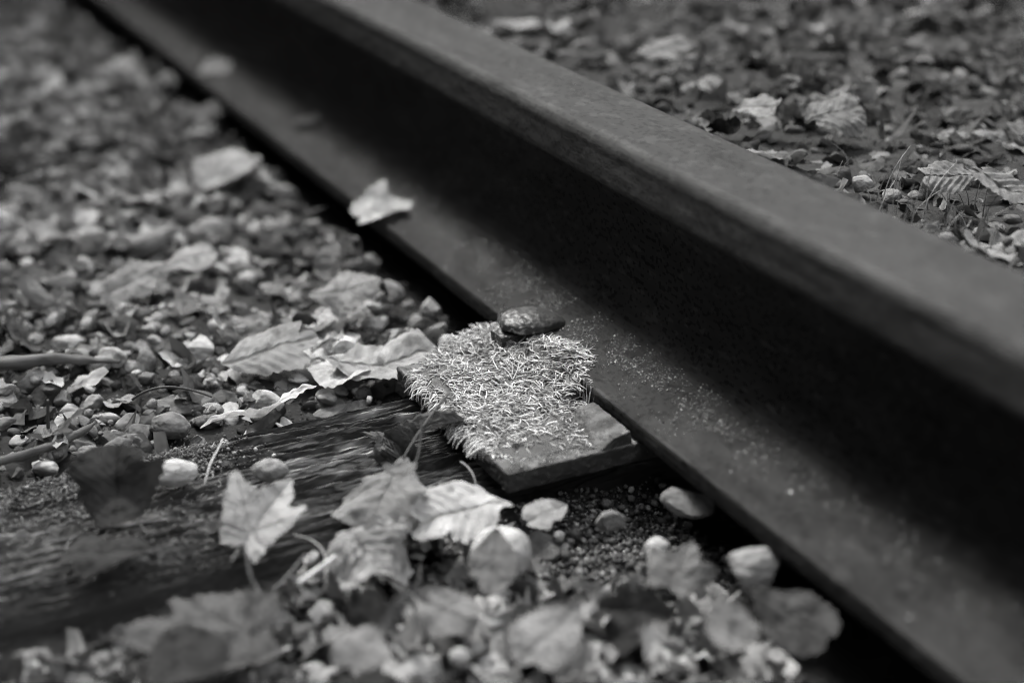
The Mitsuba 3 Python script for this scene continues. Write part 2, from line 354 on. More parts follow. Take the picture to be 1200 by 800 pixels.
rng = np.random.default_rng(11)
HERO_STONES = [  # x, y, z(mm), half sizes (mm), image heading, tone, label
    (-303, -82, -17, 13.5, 7.5, 7.0, 10, 0.42, 'smooth pale oval stone lying on the sleeper at left'),
    (-255, -101, -18, 9.5, 7, 6.5, 0, 0.22, 'small dark round stone behind the upright maple leaf on the sleeper'),
    (-172, -222, -27, 16, 14, 13, 10, 0.36, 'large pale round stone in front of the sleeper, below the pale leaf'),
    (-283, 7, -33, 12, 9, 8, -20, 0.16, 'grey rounded stone beside the far edge of the sleeper'),
    (-237, 110, -32, 11, 14, 8, 40, 0.44, 'pale egg shaped stone among pebbles behind the curled leaf'),
    (-60, -222, -26, 15, 9, 8, -35, 0.13, 'grey stone tucked under the edge of the rail foot'),
    (-149, 63, -30, 9, 7, 8, 15, 0.62, 'bright white angular stone between leaves behind the sleeper'),
    (-257, -170, -36, 5, 5, 5, 0, 0.5, 'small white pebble at the front edge of the sleeper'),
    (-103, -213, -31, 9, 7, 6, 20, 0.14, 'dark flat stone on the loose soil in front of the tie plate'),
    (-97, -250, -30, 8, 7, 6, 60, 0.34, 'white knobbly stone among rubble in front of the tie plate'),
    (-67, -296, -24, 17, 14, 13, 20, 0.20, 'large blurred grey stone near the rail foot at bottom right'),
    (-90, 131, -27, 11, 9, 10, 10, 0.20, 'grey rounded stone by the rail foot, behind the pale pebbles'),
    (-72, 95, -28, 9, 8, 9, 60, 0.26, 'grey upright stone nearest the rail foot behind the moss'),
    (-81, 45, -32, 8, 6, 5, 10, 0.40, 'small pale stone at the back corner of the moss'),
    (-189, -291, -30, 12, 10, 8, 0, 0.30, 'pale stone in the blurred rubble at bottom centre'),
    (-226, -288, -32, 5, 4, 4, 0, 0.34, 'small round white pebble in the blurred rubble at bottom centre'),
    (118, -128, 101, 8, 6, 6, 0, 0.22, 'pale stone at the far edge of the rail head'),
    (-104, 118, -30, 12, 8, 8, 10, 0.36, 'pale oblong stone beside the two grey stones by the rail foot'),
]
def stamp(x, y, rad, z):
    m0, m1 = hcell(np.array([x - rad, x + rad]), np.array([y - rad, y + rad]))
    sub = H[m0[0]:m0[1] + 1, m1[0]:m1[1] + 1]
    ax = hx[m0[0]:m0[1] + 1, m1[0]:m1[1] + 1]; ay = hy[m0[0]:m0[1] + 1, m1[0]:m1[1] + 1]
    np.maximum(sub, np.where((ax - x) ** 2 + (ay - y) ** 2 < rad * rad, z, -9), out=sub)


for (x, y, z, a, b, cc, hd, tone, text) in HERO_STONES:
    v, f = pebble(rng, a / 1000, b / 1000, cc / 1000, 4, 0.15, 'oval' not in text and 'round' not in text)
    t = stone_tone(rng, v, tone)
    v = v @ (rot_z(math.radians(hd - 26.5)) @ rot_x(rng.uniform(-0.2, 0.2))).T + np.array([x, y, z]) / 1000
    key = numbered('stone')
    put(key, v, f, 'stone', t)
    tag(key, text, 'stone')
    stamp(x / 1000, y / 1000, a / 1000 * 0.9, (z + cc) / 1000)

spots, told = [], []                                                             # told: (key, look, category, place, group), for the labels at the end
def too_close(x, y):
    return (px0 - 0.004 < x < 0.036 and True and y > -9 and x > (-0.066 if y > 0 else -0.074)) or (TY0 - 0.002 < y < TY1 + 0.004 and -0.7 < x < 0.03) or (px0 < x < -0.05 and py0 - 0.012 < y < py1)


N = 0
while N < 5600:
    if rng.random() < 0.72:
        x, y = rng.uniform(-1.0, -0.065), rng.uniform(-0.55, 1.9)
        keep_p = 1.0 if (y < 0.6) else 0.6
    else:
        x, y = rng.uniform(0.038, 0.9), rng.uniform(-0.6, 1.5)
        keep_p = 0.7
    z, e = see((x, y, -0.03))
    if rng.random() > keep_p * (1.0 if e < 1.15 and z < 1.3 else 0.35) or too_close(x, y):
        continue
    size = min(0.0031 * math.exp(rng.normal(0.35, 0.52)), 0.013)
    soil_patch = math.exp(-((x + 0.085) / 0.05) ** 2 - ((y + 0.2) / 0.035) ** 2)
    if rng.random() < soil_patch * 1.2 or (x < -0.26 and y < TY0 and rng.random() < 0.93):
        continue
    if z > 1.2:
        size *= 1.6
    if x > 0:
        size = min(size, 0.0065)
    spots.append((x, y, size, z, e))
    N += 1
order = np.argsort([-(s[2] / s[3]) * (s[4] < 1.0) for s in spots])
loose = Pile()
for rank, k in enumerate(order):
    x, y, size, z, e = spots[k]
    single = rank < 280
    a, b, cc = size * rng.uniform(0.95, 1.6), size * rng.uniform(0.8, 1.1), size * rng.uniform(0.55, 0.9)
    v, f = pebble(rng, a, b, cc, 3 if single and z < 1.1 else (2 if single else 1), 0.3)
    base = float(np.clip(0.135 * math.exp(rng.normal(0, 0.7)), 0.025, 0.34))
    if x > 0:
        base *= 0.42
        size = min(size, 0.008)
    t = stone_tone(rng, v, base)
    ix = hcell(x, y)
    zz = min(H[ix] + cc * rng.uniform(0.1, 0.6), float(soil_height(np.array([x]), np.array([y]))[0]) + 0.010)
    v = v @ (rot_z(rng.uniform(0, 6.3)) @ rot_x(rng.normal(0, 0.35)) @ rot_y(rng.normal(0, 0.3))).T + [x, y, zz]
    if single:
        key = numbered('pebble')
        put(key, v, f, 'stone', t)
        tone_word = 'pale' if base > 0.22 else ('grey' if base > 0.12 else 'dark')
        told.append((key, tone_word + (' pebble' if size > 0.0055 else ' small pebble'), 'pebble', np.array([x, y, zz]), 'loose pebbles ' + ('on the bank beyond the rail' if x > 0 else 'on the near side of the rail')))
        stamp(x, y, size * 0.9, zz + cc * 0.9)
    else:
        loose.add(v, f, t)
        if size > 0.004:
            stamp(x, y, size * 0.8, zz + cc * 0.8)
loose.put('gravel', 'stone')
tag('gravel', 'fine mixed gravel filling the ground between the larger stones and leaves', 'gravel', kind='stuff')

# soil crumbs in front of the plate and all over the bare patches
octa = trimesh.creation.icosphere(0)
ov, of = np.array(octa.vertices), np.array(octa.faces)
def crumbs(key, pts, sizes, tones, seed, label, cat):
    g = np.random.default_rng(seed)
    n = len(pts)
    q = g.normal(size=(n, 4)); q /= np.linalg.norm(q, axis=1, keepdims=True)
    w, x, y, z = q.T
    R = np.stack([1 - 2 * (y * y + z * z), 2 * (x * y - w * z), 2 * (x * z + w * y), 2 * (x * y + w * z), 1 - 2 * (x * x + z * z), 2 * (y * z - w * x), 2 * (x * z - w * y), 2 * (y * z + w * x), 1 - 2 * (x * x + y * y)], -1).reshape(n, 3, 3)
    s = sizes[:, None] * g.uniform(0.6, 1.2, (n, 3))
    v = np.einsum('nij,nkj->nki', R, ov[None] * s[:, None] * g.uniform(0.8, 1.15, (n, len(ov), 1))) + pts[:, None]
    f = (of[None] + (np.arange(n) * len(ov))[:, None, None]).reshape(-1, 3)
    put(key, v.reshape(-1, 3), f, 'stone', np.repeat(tones, len(ov)), smooth=False if n < 1 else True)
    tag(key, label, cat, kind='stuff')


g = np.random.default_rng(5)
n = 9000
pts = np.stack([g.normal(-0.092, 0.035, n), g.normal(-0.212, 0.03, n)], -1)
pts = np.vstack([pts, np.stack([g.uniform(-0.5, -0.07, 5000), g.uniform(-0.4, 0.35, 5000)], -1)])
pts = pts[(pts[:, 0] < -0.04) & ~((pts[:, 1] > TY0 + 0.004) & (pts[:, 1] < TY1))]
z = soil_height(pts[:, 0], pts[:, 1])
size = 0.0007 * np.exp(g.normal(0.1, 0.45, len(pts)))
crumbs('soil_crumbs', np.column_stack([pts, z + 0.001 + size * g.uniform(0, 2.5, len(pts))]), size, np.clip(0.07 * np.exp(g.normal(0, 0.75, len(pts))), 0.02, 0.5), 6,
       'loose dark soil crumbs and sand grains in front of the tie plate', 'soil crumbs')

# grit caught on the rail foot
n = 15000
y = g.uniform(-0.42, 0.42, n)
dens = np.clip(1.15 - np.abs(y + 0.03) / 0.42, 0.08, 1)
k = g.random(n) < dens
y = y[k]
x = np.where(g.random(len(y)) < 0.72, g.normal(-0.030, 0.0075, len(y)), g.uniform(-0.060, -0.012, len(y)))
k = (x > -0.061) & (x < -0.016) & (fb(np.stack([x * 1.0, y, 0 * x], -1), 70, 3, 3) > 0.44)
x, y = x[k], y[k]
x, y = np.r_[x, g.uniform(px0 + 0.003, -0.068, 900)], np.r_[y, py0 + 0.002 + np.abs(g.normal(0, 0.022, 900))]
size = 0.00034 * np.exp(g.normal(0.0, 0.42, len(x)))
crumbs('grit', np.column_stack([x, y, np.where(x < -0.0635, -0.0125, foot_z(np.maximum(x, -0.0615))) + size * 0.4]), size, np.clip(0.17 * np.exp(g.normal(0, 0.65, len(x))), 0.03, 0.6), 8, 'fine pale sand grit scattered on the rail foot and the tie plate', 'grit')

# ------------------------------------------------------------------ moss patch on the plate
mp = np.array([(-142, -33), (-120, -16), (-92, 6), (-76, 10), (-69, 4), (-66, -22), (-50, -60), (-44, -84), (-60, -98), (-66, -112), (-72, -126), (-80, -136), (-82, -160), (-100, -163), (-128, -162), (-144, -150), (-148, -120), (-147, -80)]) / 1000
def inside(poly, p):
    x, y = p[:, 0], p[:, 1]
    r_ = np.zeros(len(p), bool)
    for (x0, y0), (x1, y1) in zip(poly, np.roll(poly, -1, 0)):
        r_ ^= ((y0 > y) != (y1 > y)) & (x < (x1 - x0) * (y - y0) / (y1 - y0 + 1e-15) + x0)
    return r_


def edge_dist(poly, p):
    d = np.full(len(p), 9.0); out = np.zeros((len(p), 2))
    for a, b in zip(poly, np.roll(poly, -1, 0)):
        t = np.clip(((p - a) @ (b - a)) / ((b - a) @ (b - a)), 0, 1)
        q = a + t[:, None] * (b - a)
        dd = np.linalg.norm(p - q, axis=1)
        m_ = dd < d
        d[m_] = dd[m_]; out[m_] = (q - p)[m_]
    return d, out / (np.linalg.norm(out, axis=1, keepdims=True) + 1e-9)


def floor_z(x):
    return np.where(x > -0.0635, foot_z(np.clip(x, -0.0615, 0)), -0.0125)


def cushion_z(p):
    d, _ = edge_dist(mp, p)
    base = floor_z(p[:, 0])
    m_ = np.clip((p[:, 0] + 0.09) / 0.028, 0, 1)
    base = np.where(p[:, 0] > -0.0635, base, -0.0125 + 0.0115 * m_ * m_ * (p[:, 1] > -0.11))
    thin = np.clip((p[:, 1] + 0.165) / 0.05, 0.25, 1)
    return base + thin * np.minimum(0.0045, d * 0.45) * (0.3 + 1.3 * fb(np.column_stack([p, 0 * d]), 75, 2, 4))


g = np.random.default_rng(21)
cx, cy = np.meshgrid(np.arange(-0.150, -0.04, 0.0012), np.arange(-0.168, 0.012, 0.0012), indexing='ij')
cp = np.column_stack([cx.ravel(), cy.ravel()])
ins = inside(mp, cp)
cz = np.where(ins, cushion_z(cp), floor_z(cp[:, 0]) - 0.003)
cf = grid_faces(*cx.shape)
cf = cf[ins[cf].any(1)]
moss = Pile()
moss.add(np.column_stack([cp, cz]), cf, 0.022 + 0.03 * fb(np.column_stack([cp, cz]), 300, 2))
cand = np.column_stack([g.uniform(-0.150, -0.04, 22000), g.uniform(-0.168, 0.012, 22000)])
cand = cand[inside(mp, cand)]
d, od = edge_dist(mp, cand)
thin = (cand[:, 1] < -0.140) & (g.random(len(cand)) < np.clip((-0.138 - cand[:, 1]) / 0.022, 0, 0.85)) & (cand[:, 0] > -0.135)
bare = fb(np.column_stack([cand, 0 * d]), 90, 2, 12) < 0.24
cand, d, od = cand[~thin & ~bare][:4100], d[~thin & ~bare][:4100], od[~thin & ~bare][:4100]
cz = cushion_z(cand)
flow = fb(np.column_stack([cand, 0 * d]), 60, 2, 31) * 20
for k in range(len(cand)):
    L = g.uniform(0.0055, 0.0105) * (0.75 if cand[k, 1] < -0.13 else 1)
    e = math.exp(-d[k] / 0.006)
    a = flow[k] + g.normal(0, 1.3)
    hdir = np.array([math.cos(a), math.sin(a)]) * 0.9 + od[k] * 1.8 * e + np.array([-0.12, -0.16])
    hdir = hdir / np.linalg.norm(hdir)
    up0 = g.uniform(-0.05, 0.75) * (1 - 0.4 * e)
    curl = g.normal(0, 0.7)
    pos = np.array([*cand[k], cz[k] - 0.0004])
    elev = up0
    hang = e > 0.2 and cand[k, 0] < -0.12
    if hang:
        L *= 1.15
    path = [pos]
    steps = 5
    for s in range(steps):
        dirv = np.array([hdir[0] * math.cos(elev), hdir[1] * math.cos(elev), math.sin(elev)])
        pos = pos + dirv * L / steps
        if pos[0] > px0 and pos[1] > py0 and pos[2] < floor_z(pos[0]) + 0.0006:
            pos[2] = floor_z(pos[0]) + 0.0006
        path.append(pos)
        elev -= (0.5 if hang else 0.16) * g.uniform(0.6, 1.4)
        ca = curl * 0.35
        hdir = np.array([hdir[0] * math.cos(ca) - hdir[1] * math.sin(ca), hdir[0] * math.sin(ca) + hdir[1] * math.cos(ca)])
    rad = g.uniform(0.00030, 0.00048)
    v, f = tube(path, rad * np.array([0.8, 1, 1, 0.95, 0.8, 0.35]), 4)
    moss.add(v, f, float(np.clip(0.27 * math.exp(g.normal(0, 0.6)), 0.04, 0.68)))
for k in range(90):                                                               # longer loose stalks hanging over the left edge and tangled near the spike
    if k < 66:
        t = g.random(); b = np.array([-0.1445 + 0.004 * g.random(), -0.045 - 0.1 * t, -0.010])
        dirv = np.array([-1.0, -0.5 + g.normal(0, 0.4), 0.1]); L = g.uniform(0.008, 0.015); drop = 0.55
    else:
        b = np.array([g.uniform(-0.10, -0.06), g.uniform(-0.085, -0.03), 0.0005]); b[2] = cushion_z(b[None, :2])[0] + 0.002
        a = g.uniform(0.3, 1.9); dirv = np.array([math.cos(a), math.sin(a), 0.25]); L = g.uniform(0.010, 0.02); drop = 0.1
    path = [b]; dirv = unit(dirv)
    for s in range(6):
        path.append(path[-1] + dirv * L / 6); dirv = unit(dirv + np.array([g.normal(0, 0.12), g.normal(0, 0.12), -drop * 0.35]))
    v, f = tube(path, np.linspace(0.00042, 0.00028, 7), 5)
    moss.add(v, f, float(g.uniform(0.2, 0.5)))
moss.put('moss_patch', 'fibre')
tag('moss_patch', 'pale bristly cushion of dry moss growing over the tie plate and around the spike', 'moss', kind='stuff')

# crumbs and short fibres of moss rotting on the far end of the sleeper
n = 26000
x = -0.285 - np.abs(g.normal(0, 0.075, n)) + 0.045 * g.random(n)
y = g.uniform(TY0 + 0.006, TY1 + 0.004, n)
keepc = (x > -0.56) & (g.random(n) < np.where(y > -0.085, 1, 0.35)) & (fb(np.column_stack([x, y, 0 * x]), 30, 2, 8) + 0.25 * (y > -0.07) > 0.46)
x, y = x[keepc], y[keepc]
size = 0.0005 * np.exp(g.normal(0, 0.45, len(x)))
z = sleeper_z(x, y)
crumbs('moss_crumbs', np.column_stack([x, y, z + size * 0.5]), size, np.clip(np.where(y > -0.085, 0.075, 0.036) * np.exp(g.normal(0, 0.8, len(x))), 0.012, 0.45), 9, 'fine mossy crumbs spread over the rotten left end of the sleeper', 'moss crumbs')
fuzz = Pile()
for k in range(6500):
    x = -0.27 - abs(g.normal(0, 0.075)); y = g.uniform(TY0 + 0.02, TY1 + 0.003)
    if g.random() < 0.6:
        y = TY1 - abs(g.normal(0, 0.012))
    z = float(sleeper_z(x, y))
    a = g.uniform(0, 6.3); L = g.uniform(0.002, 0.006); el = g.uniform(-0.1, 0.9)
    d0 = np.array([math.cos(a) * math.cos(el), math.sin(a) * math.cos(el), math.sin(el)])
    p0 = np.array([x, y, z])
    p1 = p0 + d0 * L * 0.5; p2 = p1 + (d0 + [g.normal(0, .5), g.normal(0, .5), -0.4]) * L * 0.5
    v, f = tube([p0, p1, p2], [0.0002, 0.00022, 0.0001], 3)
    fuzz.add(v, f, float(np.clip(0.14 * math.exp(g.normal(0, 0.6)), 0.03, 0.5)))
fuzz.put('moss_fuzz', 'fibre')
tag('moss_fuzz', 'short wiry moss fibres along the far edge of the sleeper at left', 'moss', kind='stuff')

# ------------------------------------------------------------------ leaves
def outline(kind, rng, n):
    th = np.linspace(0, 2 * np.pi, n, endpoint=False)
    if kind == 'maple':                                                           # five lobes seen from the foot of the blade; tip towards +y
        c0 = np.array([0.0, -0.30])
        lobes = [(0, 0.78, 0.50), (0.86, 0.66, 0.46), (-0.86, 0.66, 0.46), (1.70, 0.46, 0.45), (-1.70, 0.46, 0.45)]
        phi = (th + np.pi) % (2 * np.pi) - np.pi
        r_ = np.full(n, 0.22)
        for a, L, w in lobes:
            a = a + rng.normal(0, 0.05); L = L * rng.uniform(0.9, 1.08)
            r_ = np.maximum(r_, L * np.exp(-np.abs((phi - a) / w) ** 1.35) + 0.16)
        r_ *= np.clip(0.35 + np.abs(np.abs(phi) - np.pi) * 1.4, 0.35, 1)
        teeth = 0.10 * (np.abs((phi * 2.9 + 0.3) % 1 - 0.5) * 2 - 0.5) + 0.06 * (np.abs((phi * 6.7) % 1 - 0.5) * 2 - 0.5) + 0.025 * rng.normal(0, 1, n)
        r_ *= 1 + teeth
        return np.stack([c0[0] + r_ * np.sin(phi), c0[1] + r_ * np.cos(phi)], -1), c0
    if kind == 'ivy':                                                             # three broad shallow lobes
        c0 = np.array([0.0, -0.30])
        phi = (th + np.pi) % (2 * np.pi) - np.pi
        r_ = np.full(n, 0.34)
        for a, L, w in ((0, 0.78, 0.50), (0.85, 0.70, 0.42), (-0.85, 0.70, 0.42)):
            r_ = np.maximum(r_, (L - 0.3) * np.exp(-np.abs((phi - a - rng.normal(0, 0.05)) / w) ** 1.2) * rng.uniform(0.9, 1.1) + 0.3)
        r_ *= np.clip(0.3 + (np.pi - np.abs(phi)) * 0.8, 0.3, 1) * (1 + 0.09 * (np.abs((phi * 2.6 + 0.2) % 1 - 0.5) * 2 - 0.5) + 0.05 * (np.abs((phi * 6.1) % 1 - 0.5) * 2 - 0.5) + 0.015 * rng.normal(0, 1, n))
        return np.stack([c0[0] + r_ * np.sin(phi), c0[1] + r_ * np.cos(phi)], -1), c0
    wide, power = {'strip': (0.085, 0.8), 'ovate': (0.36, 0.75), 'round': (0.50, 0.55), 'long': (0.21, 0.8)}[kind]
    phi = th
    yy = np.cos(phi)
    s = (1 - yy) / 2                                                               # 0 at the tip, 1 at the foot
    w = wide * np.sin(np.pi * np.clip(s, 0, 1) ** power) ** (0.85 if kind != 'round' else 0.62)
    xx = w * np.where(phi < np.pi, 1, -1)
    saw = (s * (9 if kind != 'long' else 12)) % 1
    irr = meshkit.fbm(np.column_stack([np.cos(phi) * 1.7 + rng.uniform(0, 99), np.sin(phi) * 1.7, 0 * phi]), 3, 3) - 0.5
    tooth = 1 + 0.30 * irr + (0.11 if kind != 'round' else 0.09) * (saw - 0.5) * (np.sin(np.pi * s) > 0.12) + rng.normal(0, 0.012, n)
    return np.stack([xx * tooth, 0.5 * yy + 0.03 * (saw - 0.5) * np.sin(np.pi * s) + 0.06 * irr * yy], -1), np.array([0.0, 0.0])


def leaf(kind, L, rng, fine=1.0, fold=0.0, bends=(), crumple=0.04, wave=0.0, holes=True):
    """(vertices, faces, tone) of one blade of length L, its foot towards -y, its tip towards +y, face up."""
    n, rings = int(96 * fine), max(3, int(14 * fine))
    o, c0 = outline(kind, rng, n)
    if holes:                                                                      # torn bites out of the rim
        for _ in range(rng.integers(0, 5)):
            k = rng.integers(0, n); wdt = rng.uniform(1.5, 4) * fine
            dd = np.abs((np.arange(n) - k + n / 2) % n - n / 2)
            o = c0 + (o - c0) * (1 - rng.uniform(0.1, 0.3) * np.exp(-(dd / wdt) ** 2))[:, None]
    rho = np.linspace(0, 1, rings + 1)[1:] ** 0.9
    p = np.concatenate([c0[None], (c0 + rho[:, None, None] * (o - c0)[None]).reshape(-1, 2)])
    f = [[0, 1 + k, 1 + (k + 1) % n] for k in range(n)]
    i, j = np.meshgrid(np.arange(rings - 1), np.arange(n), indexing='ij')
    q = np.stack([1 + i * n + j, 1 + (i + 1) * n + j, 1 + (i + 1) * n + (j + 1) % n, 1 + i * n + (j + 1) % n], -1).reshape(-1, 4)
    f = np.vstack([np.array(f), q[:, [0, 1, 2]], q[:, [0, 2, 3]]])
    x, y = p[:, 0], p[:, 1]
    wob = int(rng.integers(1, 999))
    pw = np.column_stack([x, y, 0 * x]) * 4 + wob
    if kind in ('maple', 'ivy'):
        dx, dy = x - c0[0], y - c0[1]
        ang, rad = np.arctan2(dx, dy), np.hypot(dx, dy)
        main = np.min([rad * np.abs(np.sin(np.clip(ang - a, -1.57, 1.57))) for a in (0, 0.86, -0.86, 1.75, -1.75)], 0)
        side = np.abs((rad * 9 - np.abs(((ang + 0.43) % 0.86) - 0.43) * 6) % 1 - 0.5)
    else:
        main = np.abs(x)
        side = np.abs(((y - np.abs(x) * rng.uniform(0.6, 1.0) + 0.10 * (meshkit.fbm(pw, 2, 3) - 0.5)) * rng.uniform(6.5, 9.5)) % 1 - 0.5)
    vs = rng.uniform(0.1, 0.55)
    vein = np.exp(-(main / 0.014) ** 2) + vs * np.clip(1 - (0.5 - side) / 0.09, 0, 1) * (main > 0.02)
    sd = int(rng.integers(1, 9999))
    pz = np.column_stack([x, y, 0 * x])
    rad2 = np.hypot(x - c0[0], y - c0[1])
    z = fold * np.abs(x) + crumple * 2 * (meshkit.fbm(pz * 3.2 + sd, 3, sd % 83) - 0.5) + crumple * 1.1 * vs * (0.5 - side) * (main > 0.02) - 0.008 * np.exp(-(main / 0.02) ** 2)
    if wave:
        th = np.arctan2(y - c0[1], x - c0[0])
        z = z + wave * rad2 ** 2 * np.sin(th * rng.integers(3, 6) + rng.uniform(0, 6))
    v = np.column_stack([x, y, z])
    for (a, k) in bends:                                                           # rolled round an axis at angle a, curvature k (positive: rims rise)
        if abs(k) < 1e-3:
            continue
        ca, sa = math.cos(a), math.sin(a)
        u, w = v[:, 0] * ca + v[:, 1] * sa, -v[:, 0] * sa + v[:, 1] * ca
        R = 1 / k
        zz = v[:, 2]
        u2, z2 = (R - zz) * np.sin(u / R), R - (R - zz) * np.cos(u / R)
        v = np.column_stack([u2 * ca - w * sa, u2 * sa + w * ca, z2])
    blotch = meshkit.fbm(pz * 5 + sd + 40, 4, sd % 61)
    tone = 0.80 + 0.55 * (blotch - 0.5) + 0.25 * (meshkit.fbm(pz * 22 + sd, 2, sd % 59) - 0.5) + 0.22 * (meshkit.fbm(pz * 55 + sd, 2, sd % 47) - 0.5) - 0.22 * vein - 0.25 * np.clip((meshkit.fbm(pz * 8 + 3 * sd, 2, 7) - 0.68) / 0.08, 0, 1)
    return v * L, f, tone


def frame(h, pitch, roll):
    """Blade frame: h = direction of the tip on the ground, degrees from the camera's right towards its front; pitch lifts the tip, roll turns about the midrib."""
    return rot_z(math.radians(h - 26.5 - 90)) @ rot_x(math.radians(pitch)) @ rot_y(math.radians(roll))


def stalk(key, R, at, L, foot, length, bend, rad, tone):
    s = np.linspace(0, 1, 9)
    local = np.column_stack([bend[0] * s ** 2 * length, foot * L - s * length, bend[1] * s ** 2 * length])
    v, f = tube(local @ R.T + at, np.linspace(rad * 0.8, rad * 1.25, 9), 5)
    put(key, v, f, 'leaf', tone)


PI = math.pi
